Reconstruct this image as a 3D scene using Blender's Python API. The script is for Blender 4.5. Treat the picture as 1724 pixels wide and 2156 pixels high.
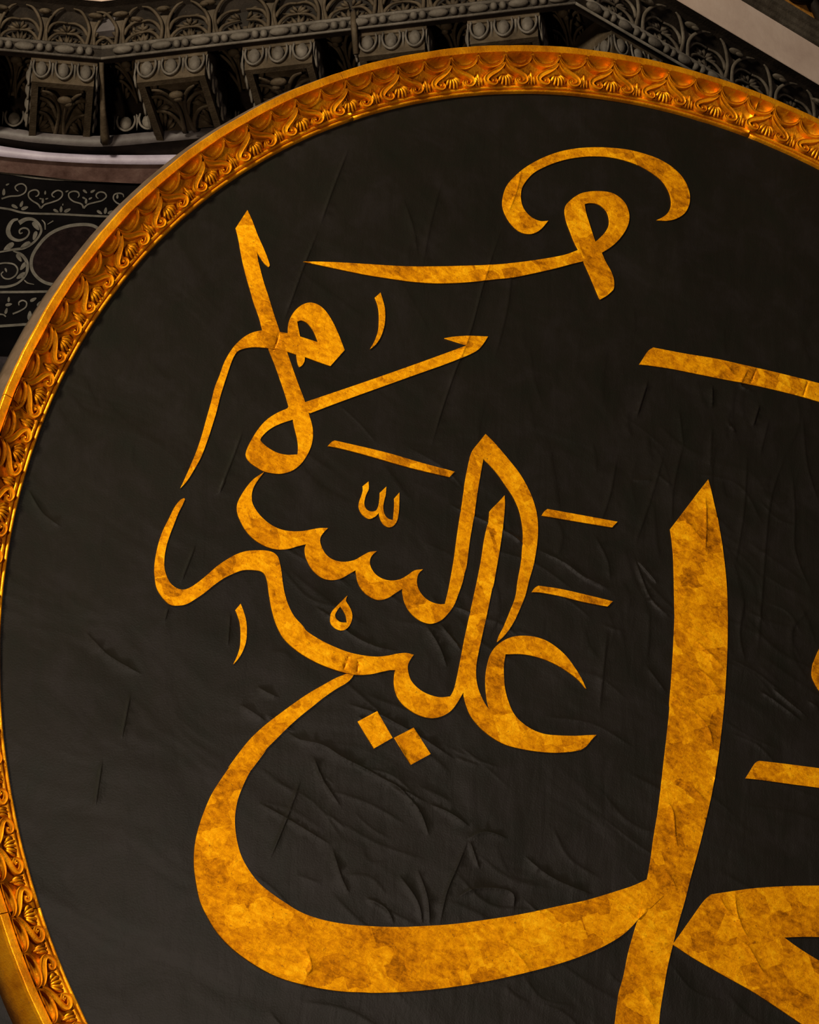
import bpy, math, random
import numpy as np
from mathutils import Matrix, Vector
from mathutils.geometry import delaunay_2d_cdt

random.seed(7)
rng = np.random.RandomState(11)
for o in list(bpy.data.objects):
    bpy.data.objects.remove(o)
SC = bpy.context.scene
COL = SC.collection

# ------------------------------------------------------------------ camera, world, lights, exposure
W, H = 1724, 2156
F = 7000.0
PITCH = math.radians(35.0)
CAM = np.array([0.0, 0.0, 1.7])
AX = np.array([[1, 0, 0],
               [0, -math.sin(PITCH), math.cos(PITCH)],
               [0, -math.cos(PITCH), -math.sin(PITCH)]], float)      # rows: camera x, y, z in world
cam_d = bpy.data.cameras.new('camera')
cam_o = bpy.data.objects.new('camera', cam_d)
COL.objects.link(cam_o)
cam_d.sensor_fit = 'VERTICAL'
cam_d.sensor_height = 36.0
cam_d.lens = 36.0 * F / H
cam_d.clip_start = 0.1
cam_d.clip_end = 200
M4 = Matrix.Identity(4)
for i in range(3):
    for j in range(3):
        M4[j][i] = AX[i][j]
M4.translation = Vector(CAM)
cam_o.matrix_world = M4
SC.camera = cam_o

world = bpy.data.worlds.new('world')
SC.world = world
world.use_nodes = True
world.node_tree.nodes['Background'].inputs[0].default_value = (0.80, 0.72, 0.80, 1)
world.node_tree.nodes['Background'].inputs[1].default_value = 0.020


def area_light(name, loc, target, size, power, color, shape='DISK'):
    d = bpy.data.lights.new(name, 'AREA')
    d.shape = shape
    d.size = size
    d.energy = power
    d.color = color
    o = bpy.data.objects.new(name, d)
    COL.objects.link(o)
    o.location = loc
    o.rotation_euler = (Vector(target) - Vector(loc)).to_track_quat('-Z', 'Y').to_euler()
    return o


area_light('gallery_lamp', (-5.9, 3.6, 14.4), (-0.8, 14.0, 9.0), 1.7, 2950, (1.0, 0.92, 0.68))
area_light('floodlight', (-5.2, 4.0, 4.0), (0.0, 14.0, 9.0), 0.8, 900, (1.0, 0.82, 0.55))
area_light('right_fill', (8.2, 3.2, 9.0), (-0.5, 14.0, 10.0), 2.5, 215, (1.0, 0.84, 0.72), 'SQUARE')  # unseen fill light, added at the mirror angle for sheen on the panel

SC.view_settings.view_transform = 'Standard'
SC.view_settings.look = 'None'
SC.view_settings.exposure = 0.0
SC.view_settings.gamma = 1.0
SC.view_settings.use_curve_mapping = False


# ------------------------------------------------------------------ projection helpers
def ray(px, py):
    c = np.array([(px - W / 2) / F, -(py - H / 2) / F, -1.0])
    return c @ AX


CC = np.array([1.38763316, -1.11857327, -16.64837085])      # roundel centre seen from the camera
CN = np.array([.42109032, .36258073, .8313953])
CN = CN / np.linalg.norm(CN)
CU = np.cross([0, 1, 0], CN)
CU = CU / np.linalg.norm(CU)
CV = np.cross(CN, CU)


def disc(px, py, h=0.0):
    d = np.array([(px - W / 2) / F, -(py - H / 2) / F, -1.0])
    t = (CC @ CN + h) / (d @ CN)
    P = d * t - CC - h * CN
    return (P @ CU, P @ CV)


DISC_M = Matrix.Identity(4)
for j, a in enumerate((CU, CV, CN)):
    w = a @ AX
    for i in range(3):
        DISC_M[i][j] = w[i]
DISC_M.translation = Vector(CC @ AX + CAM)


# ------------------------------------------------------------------ generic mesh helpers
class MB:
    def __init__(self):
        self.v = []
        self.f = []

    def add(self, vs, fs):
        b = len(self.v)
        self.v += [tuple(map(float, p)) for p in vs]
        self.f += [tuple(b + i for i in f) for f in fs]

    def data(self, name, mat, smooth=True):
        me = bpy.data.meshes.new(name)
        me.from_pydata(self.v, [], self.f)
        me.update()
        if smooth:
            me.polygons.foreach_set('use_smooth', [True] * len(me.polygons))
        me.materials.append(mat)
        return me


def link(name, me, parent=None, mat4=None, label=None):
    o = bpy.data.objects.new(name, me)
    COL.objects.link(o)
    if parent is not None:
        o.parent = parent
    if mat4 is not None:
        o.matrix_local = mat4
    if label:
        o['label'] = label
    return o


def structure(o, label=None):
    o['kind'] = 'structure'
    if label:
        o['label'] = label
    return o


def crom(P, n=6, closed=False):
    """Catmull-Rom (centripetal) through the points."""
    P = [np.array(p, float) for p in P]
    m = len(P)
    if m < 3 and not closed:
        return [P[0] + (P[-1] - P[0]) * (i / n) for i in range(n + 1)]
    out = []
    rngk = range(m) if closed else range(m - 1)
    for i in rngk:
        p1, p2 = P[i], P[(i + 1) % m]
        p0 = P[i - 1] if (closed or i > 0) else p1 * 2 - p2
        p3 = P[(i + 2) % m] if (closed or i < m - 2) else p2 * 2 - p1
        t0 = 0.0
        t1 = t0 + max(np.linalg.norm(p1 - p0), 1e-9) ** 0.5
        t2 = t1 + max(np.linalg.norm(p2 - p1), 1e-9) ** 0.5
        t3 = t2 + max(np.linalg.norm(p3 - p2), 1e-9) ** 0.5
        for k in range(n):
            t = t1 + (t2 - t1) * k / n
            a1 = p0 * ((t1 - t) / (t1 - t0)) + p1 * ((t - t0) / (t1 - t0))
            a2 = p1 * ((t2 - t) / (t2 - t1)) + p2 * ((t - t1) / (t2 - t1))
            a3 = p2 * ((t3 - t) / (t3 - t2)) + p3 * ((t - t2) / (t3 - t2))
            b1 = a1 * ((t2 - t) / (t2 - t0)) + a2 * ((t - t0) / (t2 - t0))
            b2 = a2 * ((t3 - t) / (t3 - t1)) + a3 * ((t - t1) / (t3 - t1))
            out.append(b1 * ((t2 - t) / (t2 - t1)) + b2 * ((t - t1) / (t2 - t1)))
    if not closed:
        out.append(P[-1])
    return out


def tube(mb, path, radii, up=(0, 0, 1), sides=6, flat=1.0):
    """Tapered tube along a path; flat scales the section along the up direction."""
    P = np.array(path, float)
    n = len(P)
    R = np.interp(np.linspace(0, 1, n), np.linspace(0, 1, len(radii)), radii) if hasattr(radii, '__len__') else np.full(n, radii)
    up = np.array(up, float)
    T = np.gradient(P, axis=0)
    T /= np.maximum(np.linalg.norm(T, axis=1), 1e-9)[:, None]
    vs, fs = [], []
    for i in range(n):
        s = np.cross(T[i], up)
        l = np.linalg.norm(s)
        s = s / l if l > 1e-6 else np.array([1., 0, 0])
        u2 = np.cross(s, T[i])
        for k in range(sides):
            a = 2 * math.pi * k / sides
            vs.append(P[i] + R[i] * (math.cos(a) * s + flat * math.sin(a) * u2))
    for i in range(n - 1):
        for k in range(sides):
            k2 = (k + 1) % sides
            fs.append((i * sides + k, i * sides + k2, (i + 1) * sides + k2, (i + 1) * sides + k))
    fs.append(tuple(range(sides))[::-1])
    fs.append(tuple((n - 1) * sides + k for k in range(sides)))
    mb.add(vs, fs)


def ellipsoid(mb, c, r, nu=10, nv=7, axes=None):
    c = np.array(c, float)
    A = np.eye(3) if axes is None else np.array(axes, float)
    vs = [c + A[2] * r[2]]
    for j in range(1, nv):
        th = math.pi * j / nv
        for i in range(nu):
            a = 2 * math.pi * i / nu
            vs.append(c + A[0] * r[0] * math.sin(th) * math.cos(a) + A[1] * r[1] * math.sin(th) * math.sin(a) + A[2] * r[2] * math.cos(th))
    vs.append(c - A[2] * r[2])
    fs = [(0, 1 + i, 1 + (i + 1) % nu) for i in range(nu)]
    for j in range(nv - 2):
        for i in range(nu):
            a, b = 1 + j * nu + i, 1 + j * nu + (i + 1) % nu
            fs.append((a, a + nu, b + nu, b))
    L = len(vs) - 1
    b0 = 1 + (nv - 2) * nu
    fs += [(b0 + i, L, b0 + (i + 1) % nu) for i in range(nu)]
    mb.add(vs, fs)


def box(mb, lo, hi, fr=None):
    vs = []
    for z in (lo[2], hi[2]):
        for y in (lo[1], hi[1]):
            for x in (lo[0], hi[0]):
                p = np.array([x, y, z], float)
                vs.append(fr(p) if fr else p)
    mb.add(vs, [(0, 2, 3, 1), (4, 5, 7, 6), (0, 1, 5, 4), (2, 6, 7, 3), (0, 4, 6, 2), (1, 3, 7, 5)])


# ------------------------------------------------------------------ materials
def new_mat(name):
    m = bpy.data.materials.new(name)
    m.use_nodes = True
    nt = m.node_tree
    b = nt.nodes['Principled BSDF']
    return m, nt, b


def nd(nt, typ, **kw):
    n = nt.nodes.new(typ)
    for k, v in kw.items():
        if k.startswith('i_'):
            n.inputs[k[2:].replace('_', ' ')].default_value = v
        else:
            setattr(n, k, v)
    return n


def ramp(nt, fac, stops):
    r = nt.nodes.new('ShaderNodeValToRGB')
    el = r.color_ramp.elements
    while len(el) < len(stops):
        el.new(0.5)
    for e, (p, c) in zip(el, stops):
        e.position = p
        e.color = (*c, 1)
    nt.links.new(fac, r.inputs[0])
    return r.outputs[0]


def coords(nt, kind='world', scale=(1, 1, 1), rot=(0, 0, 0)):
    if kind == 'world':
        src = nt.nodes.new('ShaderNodeNewGeometry').outputs['Position']
    else:
        src = nt.nodes.new('ShaderNodeTexCoord').outputs['Object']
    mp = nt.nodes.new('ShaderNodeMapping')
    mp.vector_type = 'TEXTURE'                       # rotate first, then scale
    mp.inputs['Scale'].default_value = [1.0 / k for k in scale]
    mp.inputs['Rotation'].default_value = rot
    nt.links.new(src, mp.inputs['Vector'])
    return mp.outputs[0]


def noise(nt, vec, scale, detail=4, rough=0.55, dist=0.0):
    n = nd(nt, 'ShaderNodeTexNoise')
    n.inputs['Scale'].default_value = scale
    n.inputs['Detail'].default_value = detail
    n.inputs['Roughness'].default_value = rough
    n.inputs['Distortion'].default_value = dist
    nt.links.new(vec, n.inputs['Vector'])
    return n.outputs['Fac']


def mix_rgb(nt, fac, a, b, typ='MIX'):
    m = nd(nt, 'ShaderNodeMix', data_type='RGBA', blend_type=typ)
    for k, v in (('Factor', fac), ('A', a), ('B', b)):
        i = [x for x in m.inputs if x.name == k and (x.type == 'RGBA' if k != 'Factor' else x.type == 'VALUE')][0]
        if hasattr(v, 'is_linked') or hasattr(v, 'links'):
            nt.links.new(v, i)
        elif k == 'Factor':
            i.default_value = v
        else:
            i.default_value = (*v, 1)
    return [x for x in m.outputs if x.type == 'RGBA'][0]


def bump(nt, b, hgt, strength, dist, prev=None):
    n = nd(nt, 'ShaderNodeBump')
    n.inputs['Strength'].default_value = strength
    n.inputs['Distance'].default_value = dist
    nt.links.new(hgt, n.inputs['Height'])
    if prev is not None:
        nt.links.new(prev, n.inputs['Normal'])
    nt.links.new(n.outputs[0], b.inputs['Normal'])
    return n.outputs[0]


def stone_mat(name, dark, mid, light, rough=0.7, bs=0.5, scale=9.0, spec=0.3):
    m, nt, b = new_mat(name)
    v = coords(nt)
    n1 = noise(nt, v, scale, 6, 0.65)
    c = ramp(nt, n1, [(0.30, dark), (0.52, mid), (0.75, light)])
    nt.links.new(c, b.inputs['Base Color'])
    b.inputs['Roughness'].default_value = rough
    b.inputs['Specular IOR Level'].default_value = spec
    bump(nt, b, noise(nt, v, scale * 7, 4, 0.6), bs, 0.006)
    return m


MAT_STONE = stone_mat('carved_stone', (.022, .014, .008), (.042, .028, .017), (.075, .053, .036), spec=.15)
MAT_STONE_PALE = stone_mat('carved_stone_pale', (.034, .024, .017), (.066, .050, .038), (.11, .087, .068), spec=.15)
MAT_BEAD = stone_mat('worn_marble_bead', (.038, .029, .023), (.070, .056, .047), (.12, .098, .085), spec=.2)
MAT_DARK_SHADE = stone_mat('dark_shade_stone', (.006, .004, .003), (.012, .008, .006), (.022, .015, .011), spec=.1)  # stone with recess and underside shade put into its colour; also on arch ribs
MAT_LILAC = stone_mat('lilac_marble', (.19, .155, .20), (.25, .21, .275), (.32, .27, .35), 0.5, 0.2, 5)
MAT_PURPLE = stone_mat('purple_grey_marble', (.042, .033, .034), (.068, .055, .057), (.105, .088, .092), 0.6, 0.3, 5)
MAT_BROWN = stone_mat('red_brown_marble', (.042, .020, .017), (.095, .052, .046), (.15, .096, .085), 0.45, 0.2, 6)
MAT_SLAB = stone_mat('pale_marble_slab', (.48, .34, .29), (.56, .41, .35), (.64, .49, .43), 0.7, 0.15, 3, .15)
MAT_BLACK = stone_mat('black_marble', (.0012, .0009, .001), (.002, .0015, .0018), (.004, .003, .0035), 0.35, 0.1, 4, .06)
MAT_INLAY = stone_mat('pale_stone_inlay', (.035, .029, .025), (.062, .053, .046), (.10, .085, .078), 0.5, 0.3, 12, .15)
MAT_PORPH = stone_mat('porphyry', (.0025, .0012, .0012), (.0055, .0026, .0028), (.011, .006, .006), 0.4, 0.15, 18, .08)
MAT_DARKWALL = stone_mat('dark_purple_wall', (.003, .002, .003), (.008, .0055, .007), (.02, .014, .017), 0.6, 0.4, 5, .1)
MAT_WOOD = stone_mat('bare_grey_wood', (.035, .021, .012), (.058, .036, .023), (.085, .056, .040), 0.75, 0.4, 6, .1)
MAT_MOSAIC = stone_mat('gold_mosaic', (.35, .13, .02), (.52, .22, .04), (.62, .30, .06), 0.5, 0.4, 30)


def gold_letter():
    m, nt, b = new_mat('gold_leaf_letters')
    v = coords(nt, 'object')
    big = noise(nt, v, 2.6, 6, 0.7, 0.5)
    fine = noise(nt, v, 26, 6, 0.75, 0.4)
    # the squares of leaf, laid a little askew
    sq = nd(nt, 'ShaderNodeTexVoronoi', distance='CHEBYCHEV')
    sq.inputs['Scale'].default_value = 9.5
    sq.inputs['Randomness'].default_value = 0.75
    nt.links.new(coords(nt, 'object', rot=(0, 0, 0.16)), sq.inputs['Vector'])
    sep = nd(nt, 'ShaderNodeSeparateColor')
    nt.links.new(sq.outputs['Color'], sep.inputs[0])
    streak = noise(nt, coords(nt, 'object', scale=(1.0, 3.0, 1.0), rot=(0, 0, -0.5)), 16, 5, 0.7, 0.8)
    acc = None
    for val, k in ((big, .24), (sep.outputs[0], .11), (fine, .36), (streak, .26)):
        mm = nd(nt, 'ShaderNodeMath', operation='MULTIPLY_ADD')
        nt.links.new(val, mm.inputs[0])
        mm.inputs[1].default_value = k
        if acc is None:
            mm.inputs[2].default_value = 0.0
        else:
            nt.links.new(acc, mm.inputs[2])
        acc = mm.outputs[0]
    c = ramp(nt, acc, [(0.35, (.20, .058, .0010)), (0.44, (.50, .165, .0012)), (0.53, (.76, .295, .0015)), (0.61, (.92, .435, .006))])
    # small worn specks
    spk = noise(nt, v, 75, 3, 0.5)
    sm = nd(nt, 'ShaderNodeMapRange')
    sm.inputs['From Min'].default_value = 0.66
    sm.inputs['From Max'].default_value = 0.74
    sm.inputs['To Max'].default_value = 0.75
    nt.links.new(spk, sm.inputs['Value'])
    c = mix_rgb(nt, sm.outputs[0], c, (.17, .065, .008))
    nt.links.new(c, b.inputs['Base Color'])
    b.inputs['Metallic'].default_value = 0.35
    b.inputs['Roughness'].default_value = 0.5
    b.inputs['Specular IOR Level'].default_value = 0.05
    v2 = coords(nt, 'object', scale=(1.0, 2.6, 1), rot=(0, 0, -0.5))
    p = bump(nt, b, noise(nt, v2, 7, 5, 0.6, 0.6), 0.22, 0.03)
    bump(nt, b, fine, 0.35, 0.01, p)
    return m


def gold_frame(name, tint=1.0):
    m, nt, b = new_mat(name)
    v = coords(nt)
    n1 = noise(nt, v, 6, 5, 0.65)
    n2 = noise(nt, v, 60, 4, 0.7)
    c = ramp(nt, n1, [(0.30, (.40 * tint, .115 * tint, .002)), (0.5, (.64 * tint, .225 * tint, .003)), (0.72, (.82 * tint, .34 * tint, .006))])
    mr = nd(nt, 'ShaderNodeMapRange')
    mr.inputs['From Min'].default_value = 0.58
    mr.inputs['From Max'].default_value = 0.72
    mr.inputs['To Max'].default_value = 0.6
    nt.links.new(n2, mr.inputs['Value'])
    c = mix_rgb(nt, mr.outputs[0], c, (.22, .10, .025))
    nt.links.new(c, b.inputs['Base Color'])
    b.inputs['Metallic'].default_value = 0.55
    b.inputs['Roughness'].default_value = 0.36
    b.inputs['Specular IOR Level'].default_value = 0.08
    bump(nt, b, n2, 0.5, 0.006)
    return m


def panel_mat():
    m, nt, b = new_mat('black_leather_panel')
    v = coords(nt, 'object')
    big = noise(nt, v, 1.1, 4, 0.55)
    c = ramp(nt, big, [(0.32, (.0042, .0030, .0018)), (0.5, (.0060, .0044, .0029)), (0.7, (.0086, .0066, .0048))])
    tint = noise(nt, v, 4.5, 5, 0.65, 0.4)
    c = mix_rgb(nt, 0.55, c, ramp(nt, tint, [(0.30, (.0040, .0044, .0022)), (0.50, (.0062, .0046, .0030)), (0.70, (.0105, .0078, .0078))]))
    nt.links.new(c, b.inputs['Base Color'])
    b.inputs['Roughness'].default_value = 0.40
    b.inputs['Specular IOR Level'].default_value = 0.30
    v2 = coords(nt, 'object', scale=(1.0, 1.7, 1), rot=(0, 0, -0.60))
    p = bump(nt, b, noise(nt, v2, 1.5, 2.5, 0.45, 0.7), 0.13, 0.10)
    v3 = coords(nt, 'object', scale=(4.0, 1.0, 1), rot=(0, 0, -0.25))
    p = bump(nt, b, noise(nt, v3, 3.0, 3, 0.5, 0.5), 0.08, 0.03, p)
    bump(nt, b, noise(nt, v, 110, 3, 0.6), 0.16, 0.005, p)
    return m


MAT_LETTER = gold_letter()
MAT_GOLD = gold_frame('gilded_carving')
MAT_FILLET = gold_frame('gilded_fillet', 0.92)
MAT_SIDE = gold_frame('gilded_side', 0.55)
MAT_PANEL = panel_mat()

# ------------------------------------------------------------------ the setting: wall, mouldings, cornice
WK, WY = 0.046, 17.0            # plan line of the far wall: y = WY + WK x


def on_wall(px, py, v):
    d = ray(px, py)
    t = (WY - v) / (d[1] - WK * d[0])
    return d * t + CAM


def at_height(px, py, z):
    d = ray(px, py)
    return d * ((z - CAM[2]) / d[2]) + CAM


def edge_line(pts, v, n=7, ext=(-260, 0)):
    """pixel polyline -> smooth line on the plane v in front of the wall"""
    return [on_wall(p[0], p[1], v) for p in crom(pts, n)]


def loft(mb, lines):
    n = len(lines[0])
    vs = [p for L in lines for p in L]
    fs = []
    for i in range(len(lines) - 1):
        for k in range(n - 1):
            fs.append((i * n + k, i * n + k + 1, (i + 1) * n + k + 1, (i + 1) * n + k))
    mb.add(vs, fs)


# wall plane (black marble revetment), from far left to behind the roundel
mb = MB()
x0, x1 = -9.0, 9.0
pw = lambda x, z, v=0.0: (x, WY + WK * x - v, z)
mb.add([pw(x0, 14.75), pw(x1, 14.75), pw(x1, 17.5), pw(x0, 17.5)], [(0, 1, 2, 3)])
mb.add([pw(x0, 14.98), pw(x1, 14.98), pw(x1, 14.75), pw(x0, 14.75)], [(0, 1, 2, 3)])
wall = structure(link('wall_back', mb.data('wall_back', MAT_BLACK, False)), 'black marble wall with pale inlaid scrollwork behind the roundel')
mb = MB()
mb.add([pw(x0, -2, -.02), pw(x1, -2, -.02), pw(x1, 14.98, -.02), pw(x0, 14.98, -.02)], [(0, 1, 2, 3)])
structure(link('wall_lower', mb.data('wall_lower', MAT_DARKWALL, False)), 'dark purple marble wall below the inlaid frieze')

mb = MB()
mb.add([(-16, -18, 0), (16, -18, 0), (16, 17.8, 0), (-16, 17.8, 0)], [(0, 1, 2, 3)])
structure(link('floor', mb.data('floor', MAT_PURPLE, False)), 'grey marble floor far below the roundel')

# mouldings between frieze and cornice: traced edges, each at its own projection from the wall
E_TOP = [(-120, 345), (0, 362), (70, 369), (157, 379), (235, 384), (313, 387), (460, 389), (620, 386)]
E_WB = [(-120, 311), (0, 329), (60, 335), (104, 339), (222, 345), (352, 346), (480, 342), (620, 335)]
E_WT = [(-120, 288), (0, 307), (60, 316), (104, 321), (222, 326), (392, 325), (480, 320), (620, 311)]
E_PL = [(-120, 272), (0, 290), (60, 299), (104, 303), (209, 309), (339, 299), (450, 288), (620, 268)]
E_PU = [(-120, 250), (0, 266), (60, 275), (104, 281), (209, 286), (313, 278), (431, 270), (620, 248)]


def moulding(name, mat, lines, label):
    m = MB()
    loft(m, lines)
    o = link(name, m.data(name, mat))
    return structure(o, label)


moulding('trim_1', MAT_BROWN, [edge_line(E_TOP, .0), edge_line(E_TOP, .03), edge_line(E_WB, .075), edge_line(E_WB, .10)],
         'red brown marble band above the inlaid frieze')
moulding('trim_2', MAT_LILAC, [edge_line(E_WB, .09), edge_line(E_WB, .115), edge_line(E_WT, .135), edge_line(E_WT, .05)],
         'pale lilac marble fillet running along the wall')
moulding('trim_3', MAT_DARK_SHADE, [edge_line(E_WT, .05), edge_line(E_WT, .10), edge_line(E_PL, .20)],  # shade of the small soffit painted as a dark band
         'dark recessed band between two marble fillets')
moulding('trim_4', MAT_PURPLE, [edge_line(E_PL, .20), edge_line(E_PL, .235), edge_line(E_PU, .255), edge_line(E_PU, .0)],
         'purple grey marble fillet under the carved brackets')

# ---------------- cornice runs (plan of the bead edge)
ZB = on_wall(209, 286, .25)[2] + .17
K = [at_height(-230, 88, ZB), at_height(213, 127, ZB), at_height(1210, 10, ZB), at_height(1450, 150, ZB)]
k23 = (K[3] - K[2]) / np.linalg.norm(K[3] - K[2])
K[3] = K[2] + k23 * 3.2
k01 = (K[0] - K[1]) / np.linalg.norm(K[0] - K[1])
K[0] = K[1] + k01 * 3.0
RUN = []
for a, b in zip(K[:-1], K[1:]):
    e = (b - a) / np.linalg.norm(b - a)
    o = np.array([e[1], -e[0], 0.0])
    RUN.append((a, e, o, np.linalg.norm(b - a)))
UPZ = np.array([0, 0, 1.0])


def off_line(v, dz, sub=1):
    """the bead line, moved out by v and up by dz, mitred at the corners"""
    pts = []
    for i in range(4):
        if i == 0:
            p = K[0] + RUN[0][2] * v
        elif i == 3:
            p = K[3] + RUN[2][2] * v
        else:
            n1, n2 = RUN[i - 1][2], RUN[i][2]
            m = n1 + n2
            m = m / (m @ n1)
            p = K[i] + m * v
        pts.append(p + UPZ * dz)
    out = []
    for a, b in zip(pts[:-1], pts[1:]):
        out += [a + (b - a) * (k / sub) for k in range(sub)]
    return out + [pts[-1]]


mb = MB()
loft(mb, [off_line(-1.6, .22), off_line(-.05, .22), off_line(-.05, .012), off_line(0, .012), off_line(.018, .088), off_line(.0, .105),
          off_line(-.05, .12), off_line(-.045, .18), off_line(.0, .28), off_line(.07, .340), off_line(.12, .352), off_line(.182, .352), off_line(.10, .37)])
cornice = structure(link('trim_5', mb.data('trim_5', MAT_DARK_SHADE, False)), 'deep cornice of carved acanthus and brackets above the wall')  # shade of coffers, leaf backing and slab underside painted into the core


def frame_m(origin, xa, ya, za, s=(1, 1, 1)):
    m = Matrix.Identity(4)
    for j, (a, k) in enumerate(zip((xa, ya, za), s)):
        for i in range(3):
            m[i][j] = a[i] * k
    m.translation = Vector(origin)
    return m


# bead and reel: rails, long beads and double reels
mb = MB()
for vv, dz, r in ((.010, .006, .010), (.018, .092, .016)):
    L = off_line(vv, dz)
    for a, b in zip(L[:-1], L[1:]):
        tube(mb, [a, (a + b) / 2, b], r, up=UPZ, sides=6)
link('bead_rail', mb.data('bead_rail', MAT_BEAD), cornice)
BEAD = MB()
ellipsoid(BEAD, (0, 0, 0), (.030, .030, .066), 10, 8, axes=[(0, 1, 0), (0, 0, 1), (1, 0, 0)])
BEAD = BEAD.data('bead', MAT_BEAD)
REEL = MB()
ellipsoid(REEL, (0, 0, 0), (.030, .030, .024), 10, 6, axes=[(0, 1, 0), (0, 0, 1), (1, 0, 0)])
REEL = REEL.data('reel', MAT_BEAD)
for ri, (a, e, o, L) in enumerate(RUN):
    s = 0.075
    lo, hi = (L - 1.5, L) if ri == 0 else (0, L) if ri == 1 else (0, 1.9)
    k = 0
    while s < L - .07:
        wdt = .145 if k % 3 == 0 else .058
        if lo <= s <= hi:
            c = a + e * (s + wdt / 2) + o * (.026 + .003 * random.uniform(-1, 1)) + UPZ * .046
            link('bead' if k % 3 == 0 else 'reel', BEAD if k % 3 == 0 else REEL, cornice, frame_m(c, e, o, UPZ))
        s += wdt
        k += 1


# acanthus leaf, unit width and height, growing along +y, facing +z
def acanthus(seed, fat=1.35):
    rd = random.Random(seed)
    jt = lambda a=.02: rd.uniform(-a, a)
    m = MB()
    lean = jt(.05)
    for sx in (-1, 1):
        # trunk rib that forks outwards at the top
        tube(m, crom([(sx * .10, 0, .16), (sx * .062 + lean * .4, .28, .19), (sx * .06 + lean * .8, .52, .22), (sx * .13 + lean, .74, .27), (sx * .27 + lean, .93 + jt(), .34), (sx * .40, .99, .36)], 4),
             [.046, .038, .036, .038, .034, .018], sides=6)
        # spreading branches, forming arches with the neighbour
        b1 = [(sx * .07 + lean * .5, .36, .17), (sx * .17, .58 + jt(), .17), (sx * .31, .70 + jt(), .15), (sx * .5, .72, .12)]
        b2 = [(sx * .09, .06, .15), (sx * .17, .26 + jt(), .15), (sx * .30, .39 + jt(), .13), (sx * .5, .43, .10)]
        for b in (b1, b2):
            tube(m, crom(b, 4), [.044, .040, .034, .028], sides=6)
        # fans of pointed fingers under each arch, dark between them
        for (bx, by, tx, ty, wd) in ((.47, .02, .19, .17, .040), (.48, .02, .24, .29, .042), (.49, .03, .35, .38, .042), (.50, .03, .46, .42, .040),
                                     (.49, .45, .21, .50, .038), (.49, .46, .29, .63, .042), (.50, .47, .41, .70, .040),
                                     (.49, .74, .24, .80, .040), (.49, .75, .36, .93, .045)):
            bx, by, tx, ty = bx + jt(.02), by + jt(.015), tx + jt(.035), ty + jt(.03)
            d = np.array([tx - bx, ty - by])
            nrm = np.array([-d[1], d[0]]) / np.linalg.norm(d)
            mid = np.array([bx, by]) + d * .62
            wd = wd * fat
            l0, r0 = mid + nrm * wd, mid - nrm * wd
            zz = .13 + jt(.03)
            vs = [(sx * bx, by, .07), (sx * l0[0], l0[1], .04), (sx * r0[0], r0[1], .04), (sx * tx, ty, .09), (sx * mid[0], mid[1], zz), (sx * mid[0], mid[1], .0)]
            m.add(vs, [(0, 1, 4), (1, 3, 4), (3, 2, 4), (2, 0, 4), (0, 5, 1), (1, 5, 3), (3, 5, 2), (2, 5, 0)])
    # hollow stem between the ribs
    m.add([(-.10, 0, .12), (.10, 0, .12), (.06 + lean * .4, .28, .13), (-.06 + lean * .4, .28, .13), (.06 + lean * .8, .52, .16), (-.06 + lean * .8, .52, .16), (.14 + lean, .76, .22), (-.14 + lean, .76, .22)],
          [(0, 1, 2, 3), (3, 2, 4, 5), (5, 4, 6, 7)])
    # broken, curled tip
    tipx = lean + jt(.05)
    ellipsoid(m, (tipx, .85 + jt(.02), .36), (.17 + jt(.05), .065, .10), 10, 7)
    ellipsoid(m, (tipx + jt(.10), .80, .42), (.09, .05, .06), 8, 5)
    return m


ACANTHUS = [acanthus(3 + k).data('acanthus_leaf', MAT_STONE) for k in range(5)]
ACANTHUS_BROAD = [acanthus(13 + k, 2.1).data('acanthus_leaf', MAT_STONE_PALE) for k in range(3)]


def leaf_at(ri, s, width, h0=.105, h1=.362):
    a, e, o, L = RUN[ri]
    org = a + e * s + o * (-.055) + UPZ * h0
    ya = UPZ * math.cos(.22) + o * math.sin(.22)
    za = o * math.cos(.22) - UPZ * math.sin(.22)
    link('acanthus_leaf', random.choice(ACANTHUS_BROAD if ri == 2 else ACANTHUS), cornice, frame_m(org, e, ya, za, (width, (h1 - h0) * 1.02, .30)))


L0, L1 = RUN[0][3], RUN[1][3]
for j in range(-1, 5):
    leaf_at(0, L0 - .06 - .31 * j - .02, .31)
s1 = lambda px: (px - 213) / (1210 - 213.0) * L1
for px in (250, 348, 452, 577, 684, 800, 905, 1010, 1110, 1190):
    leaf_at(1, s1(px), .345)
for j in range(8):
    leaf_at(2, .16 + .40 * j, .40)

# crowning slab
mb = MB()
loft(mb, [off_line(.182, .350), off_line(.188, .352), off_line(.222, .66), off_line(.20, .68), off_line(-.35, .70)])
structure(link('trim_6', mb.data('trim_6', MAT_SLAB, False)), 'pale plain marble slab crowning the carved cornice')
# mouldings and wall above the slab
mb = MB()
loft(mb, [off_line(-.35, .68), off_line(-.33, 1.33), off_line(-.25, 1.345), off_line(-.245, 1.375), off_line(-.225, 1.38), off_line(-.215, 1.42), off_line(-.19, 1.425), off_line(-.175, 1.475), off_line(-.6, 1.48)])
structure(link('trim_7', mb.data('trim_7', MAT_STONE_PALE, False)), 'grey stepped moulding above the crowning slab')
mb = MB()
loft(mb, [off_line(-.55, 1.48), off_line(-.62, 5.0)])
upw = structure(link('wall_upper', mb.data('wall_upper', MAT_MOSAIC, False)), 'gold mosaic wall above the cornice')
# dark arch ribs that cross the mosaic
a, e, o, L = RUN[2]


def on_run(px, py, v):
    d = ray(px, py)
    return CAM + d * (((a + o * v - CAM) @ o) / (d @ o))


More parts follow.
